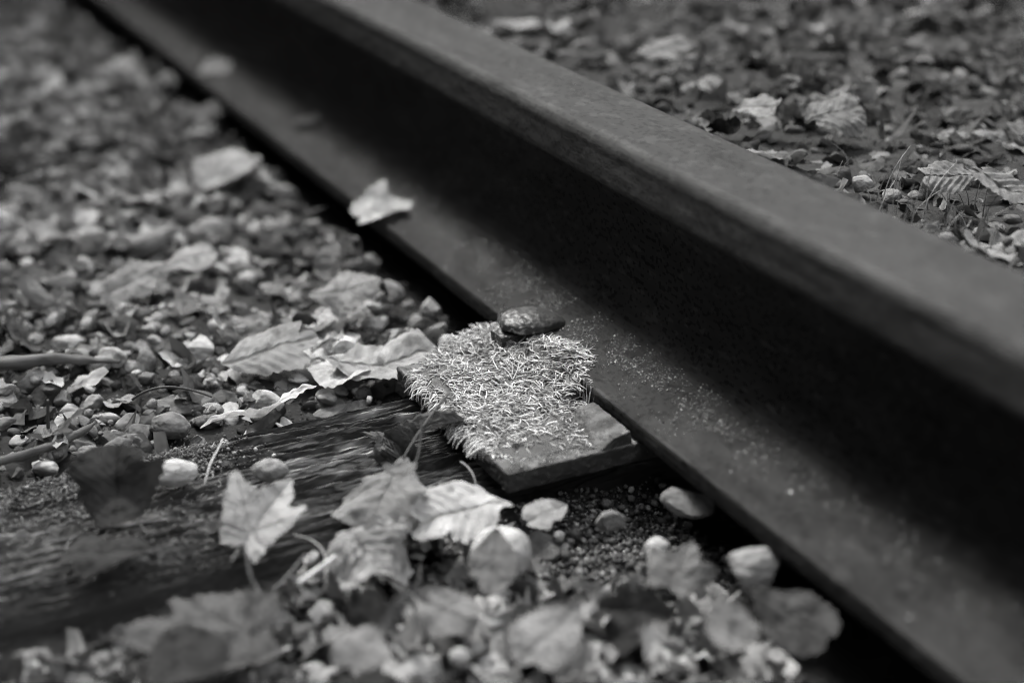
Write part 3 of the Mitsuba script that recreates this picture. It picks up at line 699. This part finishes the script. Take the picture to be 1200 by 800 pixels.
# x, y, z (mm), kind, length (mm), heading, pitch, roll, tone, fold, bends, crumple, wave, stalk (length mm, bend), label
HERO = [
 (-50, 223, 3.5, 'ivy', 56, 24, 9, 6, 0.55, 0.16, [(0, 1.0)], 0.05, 0.1, (0, 0, 0), 'pale toothed leaf caught on the edge of the rail foot, catching the light'),
 (-276, -160, -8, 'ivy', 47, 48, 36, 12, 0.50, 0.28, [(PI / 2, -0.5)], 0.03, 0.05, (8, 0.0, -0.2), 'pale lobed maple leaf propped upright on the front edge of the sleeper'),
 (-209, -158, -13, 'round', 54, 252, -14, 0, 0.25, -0.08, [(0, -0.8), (PI / 2, -0.8)], 0.06, 0.25, (58, -0.1, 0.0), 'round serrated grey leaf with a long dark stalk at the front of the sleeper'),
 (-203, -170, 1, 'round', 27, 250, 5, 6, 0.27, 0.15, [(0, 2.2), (PI / 2, 0.9)], 0.05, 0.2, (20, 0.1, 0.9), 'small curled grey leaf lying on top of the round serrated leaf'),
 (-174, -100, -13, 'maple', 40, 5, 4, 6, 0.12, -0.3, [(PI / 2, -2.2), (0, -1.6)], 0.22, 0.9, (0, 0, 0), 'shrivelled dark leaf curled up on the cracked sleeper'),
 (-181, -193, -15, 'ovate', 60, 200, -4, -14, 0.46, 0.12, [(0, -0.9), (PI / 2, -0.5)], 0.05, 0.2, (0, 0, 0), 'pale grey leaf lying in front of the sleeper, left of the plate corner'),
 (-137, -203, -23, 'ovate', 38, 212, -8, -16, 0.42, 0.25, [(0, -1.0)], 0.05, 0.1, (0, 0, 0), 'small pointed pale leaf on the soil below the tie plate corner'),
 (-341, -112, -4, 'round', 47, 95, 46, 0, 0.045, 0.0, [(0, -0.9), (PI / 2, 0.7)], 0.06, 0.5, (20, 0.3, -0.4), 'large dark leaf standing on the rotten end of the sleeper'),
 (-356, -145, -17, 'ovate', 46, 188, -4, -8, 0.06, 0.0, [(0, -0.9)], 0.06, 0.2, (0, 0, 0), 'dark grey leaf lying under the large dark leaf on the sleeper'),
 (-332, -222, -34, 'ivy', 76, 190, -2, -4, 0.13, 0.10, [(0, 0.6)], 0.07, 0.3, (0, 0, 0), 'broad grey lobed leaf in shade before the sleeper at bottom left'),
 (-236, -24, -19, 'strip', 76, 25, 3, -25, 0.75, 0.3, [(PI / 2, 0.3)], 0.05, 0.35, (0, 0, 0), 'bright narrow leaf edge lying along the far edge of the sleeper'),
 (-112, 447, -12, 'round', 74, 170, -6, -16, 0.48, 0.1, [(0, -1.2)], 0.05, 0.2, (0, 0, 0), 'large blurred pale leaf arched over a dark hollow behind the pebbles'),
 (-203, 56, -18, 'ovate', 66, 22, 10, 18, 0.30, 0.12, [(0, -1.4)], 0.05, 0.2, (0, 0, 0), 'grey leaf with its dark edge rolled under, among pebbles behind the sleeper'),
 (-143, 12, -21, 'ovate', 76, 18, 4, 6, 0.38, 0.1, [(0, -0.7), (PI / 2, 0.6)], 0.05, 0.25, (0, 0, 0), 'long pale leaf lying against the back of the moss cushion'),
 (-163, 22, -24, 'round', 60, 200, 2, 6, 0.60, 0.05, [(PI / 2, -0.6)], 0.04, 0.25, (0, 0, 0), 'bright flat leaf half under the long pale leaf by the moss'),
 (-187, -243, -16, 'ovate', 48, 262, -38, 8, 0.21, 0.1, [(0, -0.8)], 0.04, 0.1, (0, 0, 0), 'thin grey leaf draped over the front of the large pale stone'),
 (-148, -314, -14, 'ovate', 50, 170, 0, -34, 0.055, 0.2, [(0, 1.5)], 0.06, 0.3, (0, 0, 0), 'dark cupped leaf in the blurred litter at bottom right of centre'),
 (-262, -264, -14, 'ovate', 40, 85, 30, 0, 0.035, 0.3, [(0, 1.2)], 0.06, 0.2, (0, 0, 0), 'nearly black upright leaf in the blurred litter at bottom centre'),
 (146, -170, 114, 'ovate', 52, 185, 4, -24, 0.26, 0.05, [(0, -1.4)], 0.05, 0.1, (0, 0, 0), 'pale ribbed leaf arched among grass blades beyond the rail at right'),
 (158, -200, 116, 'long', 66, 318, -16, 14, 0.22, 0.1, [(0, -0.8)], 0.05, 0.1, (0, 0, 0), 'narrow grey leaf sloping down beside the ribbed leaf beyond the rail'),
 (-105, 186, -14, 'ovate', 52, 250, -20, 30, 0.20, 0.3, [(0, 2.2)], 0.07, 0.3, (0, 0, 0), 'curled dark leaf with a light rim near the rail foot'),
 (-204, 247, -20, 'ovate', 52, 22, 14, 20, 0.46, 0.1, [(0, -0.8)], 0.04, 0.1, (0, 0, 0), 'blurred pale leaf tilted among pebbles, left of the curled dark leaf'),
 (-238, -199, -22, 'round', 46, 300, -8, 10, 0.36, 0.1, [(0, -1.8)], 0.14, 0.6, (0, 0, 0), 'crumpled grey leaf against the front of the sleeper'),
 (-218, -186, -20, 'ovate', 44, 230, -6, -20, 0.34, 0.2, [(0, 1.2)], 0.09, 0.4, (0, 0, 0), 'wrinkled grey leaf under the round serrated leaf'),
 (-224, -266, -20, 'ovate', 50, 330, -12, 22, 0.26, 0.08, [(0, -0.8)], 0.06, 0.2, (0, 0, 0), 'blurred grey leaf with a small hole at bottom centre'),
 (-190, -308, -18, 'ovate', 58, 222, -22, -26, 0.36, 0.15, [(0, -1.0)], 0.06, 0.2, (0, 0, 0), 'large blurred pale leaf sloping down at the bottom centre'),
 (-106, -287, -16, 'ivy', 46, 60, 24, 10, 0.20, 0.1, [(0, -0.8)], 0.06, 0.2, (0, 0, 0), 'blurred grey leaf tilted up beside the large grey stone at bottom right'),
 (-82, -347, -18, 'ovate', 46, 320, -10, 24, 0.08, 0.1, [(0, -0.7)], 0.06, 0.2, (0, 0, 0), 'dull grey leaf close to the rail foot at bottom right'),
 (-116, -345, -12, 'ovate', 46, 280, -22, -6, 0.22, 0.1, [(0, -0.9)], 0.06, 0.2, (0, 0, 0), 'blurred grey leaf hanging down between two darker leaves at bottom right'),
 (-44, 713, 7, 'ovate', 40, 30, 10, 22, 0.36, 0.1, [(0, 0.8)], 0.05, 0.1, (0, 0, 0), 'small blurred leaf far up on the edge of the rail foot'),
 (-27, 469, 9, 'ovate', 36, 10, 4, 6, 0.13, 0.1, [(0, 0.6)], 0.05, 0.1, (0, 0, 0), 'faint blurred grey leaf lying on the rail foot near the web'),
 (-250, 222, -20, 'ovate', 58, 28, 12, 22, 0.36, 0.15, [(0, -0.8)], 0.05, 0.2, (0, 0, 0), 'blurred pale leaf on the pebbles at left of centre'),
 (-121, 134, -20, 'ovate', 62, 15, 6, 20, 0.38, 0.1, [(0, -0.9)], 0.05, 0.2, (0, 0, 0), 'pale leaf lying across the pebbles in front of the curled dark leaf'),
 (-345, -245, -22, 'round', 52, 60, 12, 6, 0.07, 0.0, [(0, -0.7)], 0.05, 0.1, (0, 0, 0), 'dark blurred leaf at the bottom left below the broad lobed leaf'),
 (-272, -282, -18, 'ovate', 46, 150, 4, -16, 0.30, 0.1, [(0, -0.8)], 0.06, 0.2, (0, 0, 0), 'blurred grey leaf at the bottom edge left of the black leaf'),
 (160, 170, 118, 'ovate', 62, 10, 8, 18, 0.28, 0.1, [(0, -0.9)], 0.06, 0.2, (0, 0, 0), 'blurred pale leaf at the top, beyond the rail'),
 (132, 6, 116, 'ovate', 50, 330, 10, 22, 0.34, 0.1, [(0, -1.2)], 0.06, 0.2, (0, 0, 0), 'blurred bright leaf standing just beyond the middle of the rail head'),
 (170, -28, 114, 'round', 56, 20, 10, 22, 0.24, 0.1, [(0, -1.2)], 0.06, 0.2, (0, 0, 0), 'blurred grey leaf arched beyond the rail head at right'),
 (112, 328, 112, 'long', 64, 335, 4, 14, 0.42, 0.1, [(0, -0.8)], 0.05, 0.1, (0, 0, 0), 'pale blurred leaf against the far side of the rail head at top'),
]
for row in HERO:
    x, y, z, kind, L, h, pitch, roll, tone, fold, bends, crumple, wave, st, text = row
    if 'sleeper' not in text and 'rail foot' not in text and 'cushion' not in text:
        L *= 0.74 if (y < -180 or x > 0) else 0.85
        tone *= 0.8
    rg = np.random.default_rng(abs(hash((x, y))) % 100000)
    dep = see(np.array([x, y, z]) / 1000)[0]
    v, f, t = leaf(kind, L / 1000, rg, 2.6 if 0.76 < dep < 0.95 else (1.6 if 0.7 < dep < 1.1 else 1.0), fold, bends, crumple * 1.6, wave)
    R = frame(h, pitch, roll)
    at = np.array([x, y, z]) / 1000
    key = numbered('fallen_leaf')
    put(key, v @ R.T + at, f, 'leaf', np.clip(t, 0.2, 1.4) * tone)
    tag(key, text, 'leaf')
    if st[0]:
        stalk(key + '__stalk', R, at, L / 1000, -0.48 if kind != 'maple' else -0.36, st[0] / 1000, (st[1], st[2]), 0.0007, tone * 0.45)

# broken bits of leaf between the stones
g = np.random.default_rng(31)
bits = Pile()
n = 0
while n < 6800:
    if g.random() < 0.13:
        x, y = g.uniform(-0.4, -0.07), g.uniform(-0.42, -0.17)
    elif g.random() < 0.55:
        x, y = g.uniform(-1.0, -0.068), g.uniform(-0.5, 1.7)
    else:
        x, y = g.uniform(0.05, 0.9), g.uniform(-0.5, 1.4)
    z, e = see((x, y, -0.02))
    if g.random() > (1 if e < 1.15 else 0.3) or (TY0 - 0.004 < y < TY1 + 0.006 and -0.62 < x < 0) or (px0 - 0.004 < x < 0 and py0 - 0.03 < y < py1 + 0.01) or (x > (-0.068 if y > 0.04 else -0.082) and x < 0):
        continue
    if math.exp(-((x + 0.09) / 0.06) ** 2 - ((y + 0.205) / 0.04) ** 2) > 0.35:
        continue
    n += 1
    k = 9
    a = np.arange(k) * 2 * PI / k
    rr = g.uniform(0.5, 1.2, k) * g.uniform(0.004, 0.015)
    el = g.uniform(0.4, 1.0)
    p = np.concatenate([[[0, 0]], 0.55 * np.column_stack([rr * np.cos(a), el * rr * np.sin(a)]), np.column_stack([rr * np.cos(a), el * rr * np.sin(a)])])
    v = np.column_stack([p, 0.35 * g.normal(0, 1) * (p[:, 0] ** 2) / 0.006 + 0.0016 * g.normal(0, 1, len(p))])
    f = [[0, 1 + q, 1 + (q + 1) % k] for q in range(k)] + [[1 + q, 1 + k + q, 1 + k + (q + 1) % k] for q in range(k)] + [[1 + q, 1 + k + (q + 1) % k, 1 + (q + 1) % k] for q in range(k)]
    v = v @ frame(g.uniform(0, 360), g.normal(0, 22), g.normal(0, 22)).T
    i, j = hcell(x + v[:, 0], y + v[:, 1])
    z = np.quantile(H[i, j] - v[:, 2], 0.6) + 0.0003
    z = min(z, float(soil_height(np.array([x]), np.array([y]))[0]) + (0.012 if y < -0.1 and x < 0 else 0.02))
    v = v + [x, y, z]
    np.maximum.at(H, (i, j), v[:, 2])
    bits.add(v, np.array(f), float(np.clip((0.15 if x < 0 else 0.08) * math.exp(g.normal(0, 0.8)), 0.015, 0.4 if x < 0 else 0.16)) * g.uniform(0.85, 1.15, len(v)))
bits.put('leaf_fragments', 'leaf')
tag('leaf_fragments', 'small broken bits of dead leaf between the stones', 'leaf fragments', kind='stuff')

# the litter: alike leaves, piled on whatever is below
rng = np.random.default_rng(77)
cands = []
def litter(n, x0, x1, y0, y1, tone, keepfn):
    c_ = 0
    while c_ < n:
        x, y = rng.uniform(x0, x1), rng.uniform(y0, y1)
        if rng.random() > keepfn(x, y):
            continue
        cands.append((x, y, float(np.clip(tone * math.exp(rng.normal(0, 0.8)), 0.02, 0.55))))
        c_ += 1


hero_xy = np.array([(r[0], r[1]) for r in HERO] + [(r[0], r[1]) for r in HERO_STONES]) / 1000
def left_keep(x, y):
    z, e = see((x, y, -0.03))
    p = 1.0 if e < 1.2 else 0.45
    if np.min(np.hypot(*(hero_xy - [x, y]).T)) < 0.028:
        return 0
    if TY0 - 0.02 < y < TY1 + 0.03 and x > -0.62:
        return 0
    if x > (-0.072 if y > 0.08 else -0.082) or math.exp(-((x + 0.09) / 0.085) ** 2 - ((y + 0.205) / 0.06) ** 2) > 0.4:
        return 0
    if y < TY0 and x < -0.27:
        p *= 0.10
    if y < TY0 and y > -0.215 and x < -0.2:
        return 0
    if y > TY1:
        p *= 0.55 if (y < 0.25 and x > -0.3) else 1.0
    return p


litter(680, -1.0, -0.07, 0.0, 1.9, 0.15, left_keep)
litter(190, -0.6, -0.08, -0.55, -0.18, 0.10, left_keep)
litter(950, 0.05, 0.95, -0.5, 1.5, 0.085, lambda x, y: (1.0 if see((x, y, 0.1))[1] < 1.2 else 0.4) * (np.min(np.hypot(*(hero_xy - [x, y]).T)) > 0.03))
scores = []
for (x, y, t) in cands:
    z, e = see((x, y, -0.02 if x < 0 else 0.1))
    scores.append(-(1 / z) * (e < 1.02))
rank = np.empty(len(cands), int); rank[np.argsort(scores)] = np.arange(len(cands))
rest = Pile()
for k, (x, y, tone) in enumerate(cands):
    kind = rng.choice(['ovate', 'ovate', 'round', 'maple', 'ivy', 'long'])
    L = rng.uniform(0.018, 0.044) * (0.8 if x > 0 else 1) * (1.15 if kind == 'maple' else 1)
    z_, e_ = see((x, y, 0))
    v, f, t = leaf(kind, L, rng, 0.62 if z_ < 1.3 else 0.45, rng.uniform(-0.1, 0.3), [(0, rng.normal(-0.6, 2.6)), (rng.uniform(0, 3), rng.normal(0, 1.3))], rng.uniform(0.07, 0.20), rng.uniform(0, 0.6))
    R = frame(rng.uniform(0, 360), rng.normal(0, 15), rng.normal(0, 18))
    v = v @ R.T
    i, j = hcell(x + v[:, 0], y + v[:, 1])
    z = np.quantile(H[i, j] - v[:, 2], 0.7) + 0.0006
    z = min(z, float(soil_height(np.array([x]), np.array([y]))[0]) + (0.010 if y < -0.1 and x < 0 else 0.018))
    v = v + [x, y, z]
    if x > 0:
        over = (v[:, 0] < 0.040)
        v[over, 0] = 0.040 + (v[over, 0] - 0.040) * 0.15
    np.maximum.at(H, (i, j), v[:, 2])
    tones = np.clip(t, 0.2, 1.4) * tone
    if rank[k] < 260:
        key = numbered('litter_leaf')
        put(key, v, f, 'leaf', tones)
        word = 'light grey' if tone > 0.24 else ('mid grey' if tone > 0.13 else 'dark')
        shape = {'ovate': 'oval', 'round': 'rounded', 'maple': 'lobed', 'ivy': 'lobed', 'long': 'narrow'}[kind]
        told.append((key, f'{word} {shape} leaf', 'leaf', np.array([x, y, z]), 'dead leaves ' + ('on the bank beyond the rail' if x > 0 else 'on the near side of the rail')))
    else:
        rest.add(v, f, tones)
rest.put('leaf_litter', 'leaf')
tag('leaf_litter', 'scattered dead leaves of the woodland floor further from the camera', 'leaf litter', kind='stuff')

# ------------------------------------------------------------------ twigs, stalks, grass
def twig(name, pts, rads, tone, label, cat='twig', sides=7, rough=0.0):
    p = np.array(pts, float) / 1000
    s = np.linspace(0, 1, len(p)); q = np.linspace(0, 1, 26)
    from scipy.interpolate import PchipInterpolator
    path = np.column_stack([PchipInterpolator(s, p[:, k])(q) for k in range(3)])
    rr = np.interp(q, np.linspace(0, 1, len(rads)), rads) / 1000
    v, f = tube(path, rr, sides)
    if rough:
        v = v + rough / 1000 * np.stack([fb(v, 150, 3, 2) - 0.5, fb(v, 150, 3, 5) - 0.5, fb(v, 150, 3, 7) - 0.5], -1)
    key = numbered(name)
    put(key, v, f, 'fibre', tone * (0.7 + 0.6 * fb(v * [1, 1, 1], 240, 3)))
    tag(key, label, cat)


twig('branch', [(-470, 158, -28), (-400, 128, -22), (-345, 112, -20), (-292, 98, -26)], [4.5, 5.2, 4.6, 5, 4.2, 3.2, 1.2], 0.06, 'thick weathered branch lying among the pebbles at the left edge', 'branch', 12, 5)
twig('twig', [(-266, -50, -21), (-272, -66, -13), (-283, -84, -14), (-291, -97, -20)], [0.5, 0.6, 0.7, 0.5], 0.3, 'thin curved pale stem lying on the sleeper beside the oval stone')
twig('twig', [(-276, -207, -24), (-254, -201, -18)], [1.1, 1.0], 0.6, 'short straight whitish stick in front of the sleeper')
twig('twig', [(-296, -190, -6), (-297, -196, -18), (-291, -200, -34)], [0.5, 0.8, 0.9], 0.22, 'bent dry stalk rising in front of the sleeper')
twig('twig', [(-285, -194, -33), (-277, -196, -25), (-268, -196, -16)], [0.8, 0.7, 0.5], 0.2, 'dry stalk leaning to the right before the sleeper')
twig('twig', [(-352, 10, -2), (-353, 14, -18), (-354, 18, -36)], [0.9, 1.1, 1.2], 0.05, 'short dark stalk standing upright near the left edge')
twig('twig', [(-66, -40, 1.4), (-55, -47, 1.6), (-38, -58, 4.6)], [0.6, 0.6, 0.3], 0.03, 'thin dark twig lying on the rail foot under the spike')
twig('twig', [(-420, -8, -28), (-387, -16, -22), (-345, 3, -26), (-325, 22, -28)], [2.2, 3.0, 2.4, 2.6, 0.8], 0.07, 'short broken stick beside the far edge of the sleeper at left', 'twig', 9, 3)
twig('twig', [(-300, 30, -22), (-280, 24, -15), (-255, 12, -22)], [0.8, 0.8, 0.6], 0.04, 'thin dark twig crossing a grey stone behind the sleeper')
twig('twig', [(-160, -146, -14), (-158, -156, -16), (-160, -168, -24)], [0.7, 0.6, 0.4], 0.16, 'short pale stem beside the tie plate on the sleeper')
twig('twig', [(-262, -160, -26), (-256, -185, -22), (-262, -206, -28)], [0.5, 0.5, 0.4], 0.25, 'fine dry stem beside the white pebble before the sleeper')
grass = Pile()
for k in range(70):
    b = np.array([g.normal(0.112, 0.035), g.normal(-0.20, 0.05), 0.092])
    b[0] = max(b[0], 0.045)
    lean = g.normal(0, 0.4, 2); L = g.uniform(0.012, 0.034)
    path = [b + np.array([lean[0] * s * s * L, lean[1] * s * s * L, s * L]) for s in np.linspace(0, 1, 6)]
    v, f = tube(path, np.linspace(0.0005, 0.00015, 6), 3)
    grass.add(v, f, float(g.uniform(0.08, 0.25)))
grass.put('grass', 'fibre')
tag('grass', 'thin dry grass blades on the bank just beyond the rail at right', 'grass', kind='stuff')

# ------------------------------------------------------------------ labels of the many leaves and pebbles: told apart by the thing they lie next to in the picture
def spot(p):
    d = np.asarray(p, float) - EYE
    z = d @ FWD
    return np.array([600 + 1800 * (d @ RIGHT) / z, 400 - 1800 * (d @ UP) / z])


MARKS = [((205, 556), 'oval stone on the sleeper'), ((315, 605), 'upright maple leaf'), ((455, 578), 'round serrated leaf'), ((580, 640), 'large pale round stone'), ((545, 605), 'pale leaf by the plate'),
         ((700, 515), 'tie plate corner'), ((560, 385), 'top of the moss'), ((455, 243), 'leaf on the rail foot'), ((60, 437), 'thick branch'), ((268, 215), 'arched pale leaf'), ((313, 432), 'rolled grey leaf'),
         ((300, 490), 'bright narrow leaf'), ((400, 310), 'curled dark leaf'), ((232, 405), 'egg shaped stone'), ((885, 655), 'large grey stone'), ((230, 725), 'broad lobed leaf'), ((430, 730), 'black upright leaf'),
         ((745, 725), 'dark cupped leaf'), ((1115, 215), 'ribbed leaf'), ((970, 140), 'arched leaf past the rail'), ((888, 135), 'bright leaf past the rail'), ((780, 70), 'top pale leaf'),
         ((620, 40), 'pale leaf by the rail head'), ((252, 85), 'far leaf on the rail'), ((0, 0), 'top left corner'), ((1200, 0), 'top right corner'), ((0, 250), 'middle of the left edge'), ((1000, 0), 'top edge'),
         ((640, 800), 'bottom edge'), ((350, 800), 'bottom edge at left'), ((100, 200), 'upper left quarter'), ((160, 345), 'blurred pale leaf at left'), ((455, 430), 'long pale leaf by the moss')]
SIDES = ['right of', 'above and right of', 'above', 'above and left of', 'left of', 'below and left of', 'below', 'below and right of']
RANKS = ['', ', second nearest', ', third nearest', ', fourth nearest', ', fifth nearest', ', sixth nearest', ', seventh nearest']
found = {}
for key, look, cat, p, grp in told:
    q = spot(p)
    k = int(np.argmin([np.hypot(*(q - m_[0])) for m_ in MARKS]))
    dx, dy = q - MARKS[k][0]
    side = SIDES[int(round(math.degrees(math.atan2(-dy, dx)) / 45)) % 8]
    found.setdefault(f'{look} {side} the {MARKS[k][1]}', []).append((math.hypot(dx, dy), key, cat, grp))
for text, items in found.items():
    for n_, (_, key, cat, grp) in enumerate(sorted(items)):
        tag(key, text + RANKS[min(n_, 6)], cat, grp)
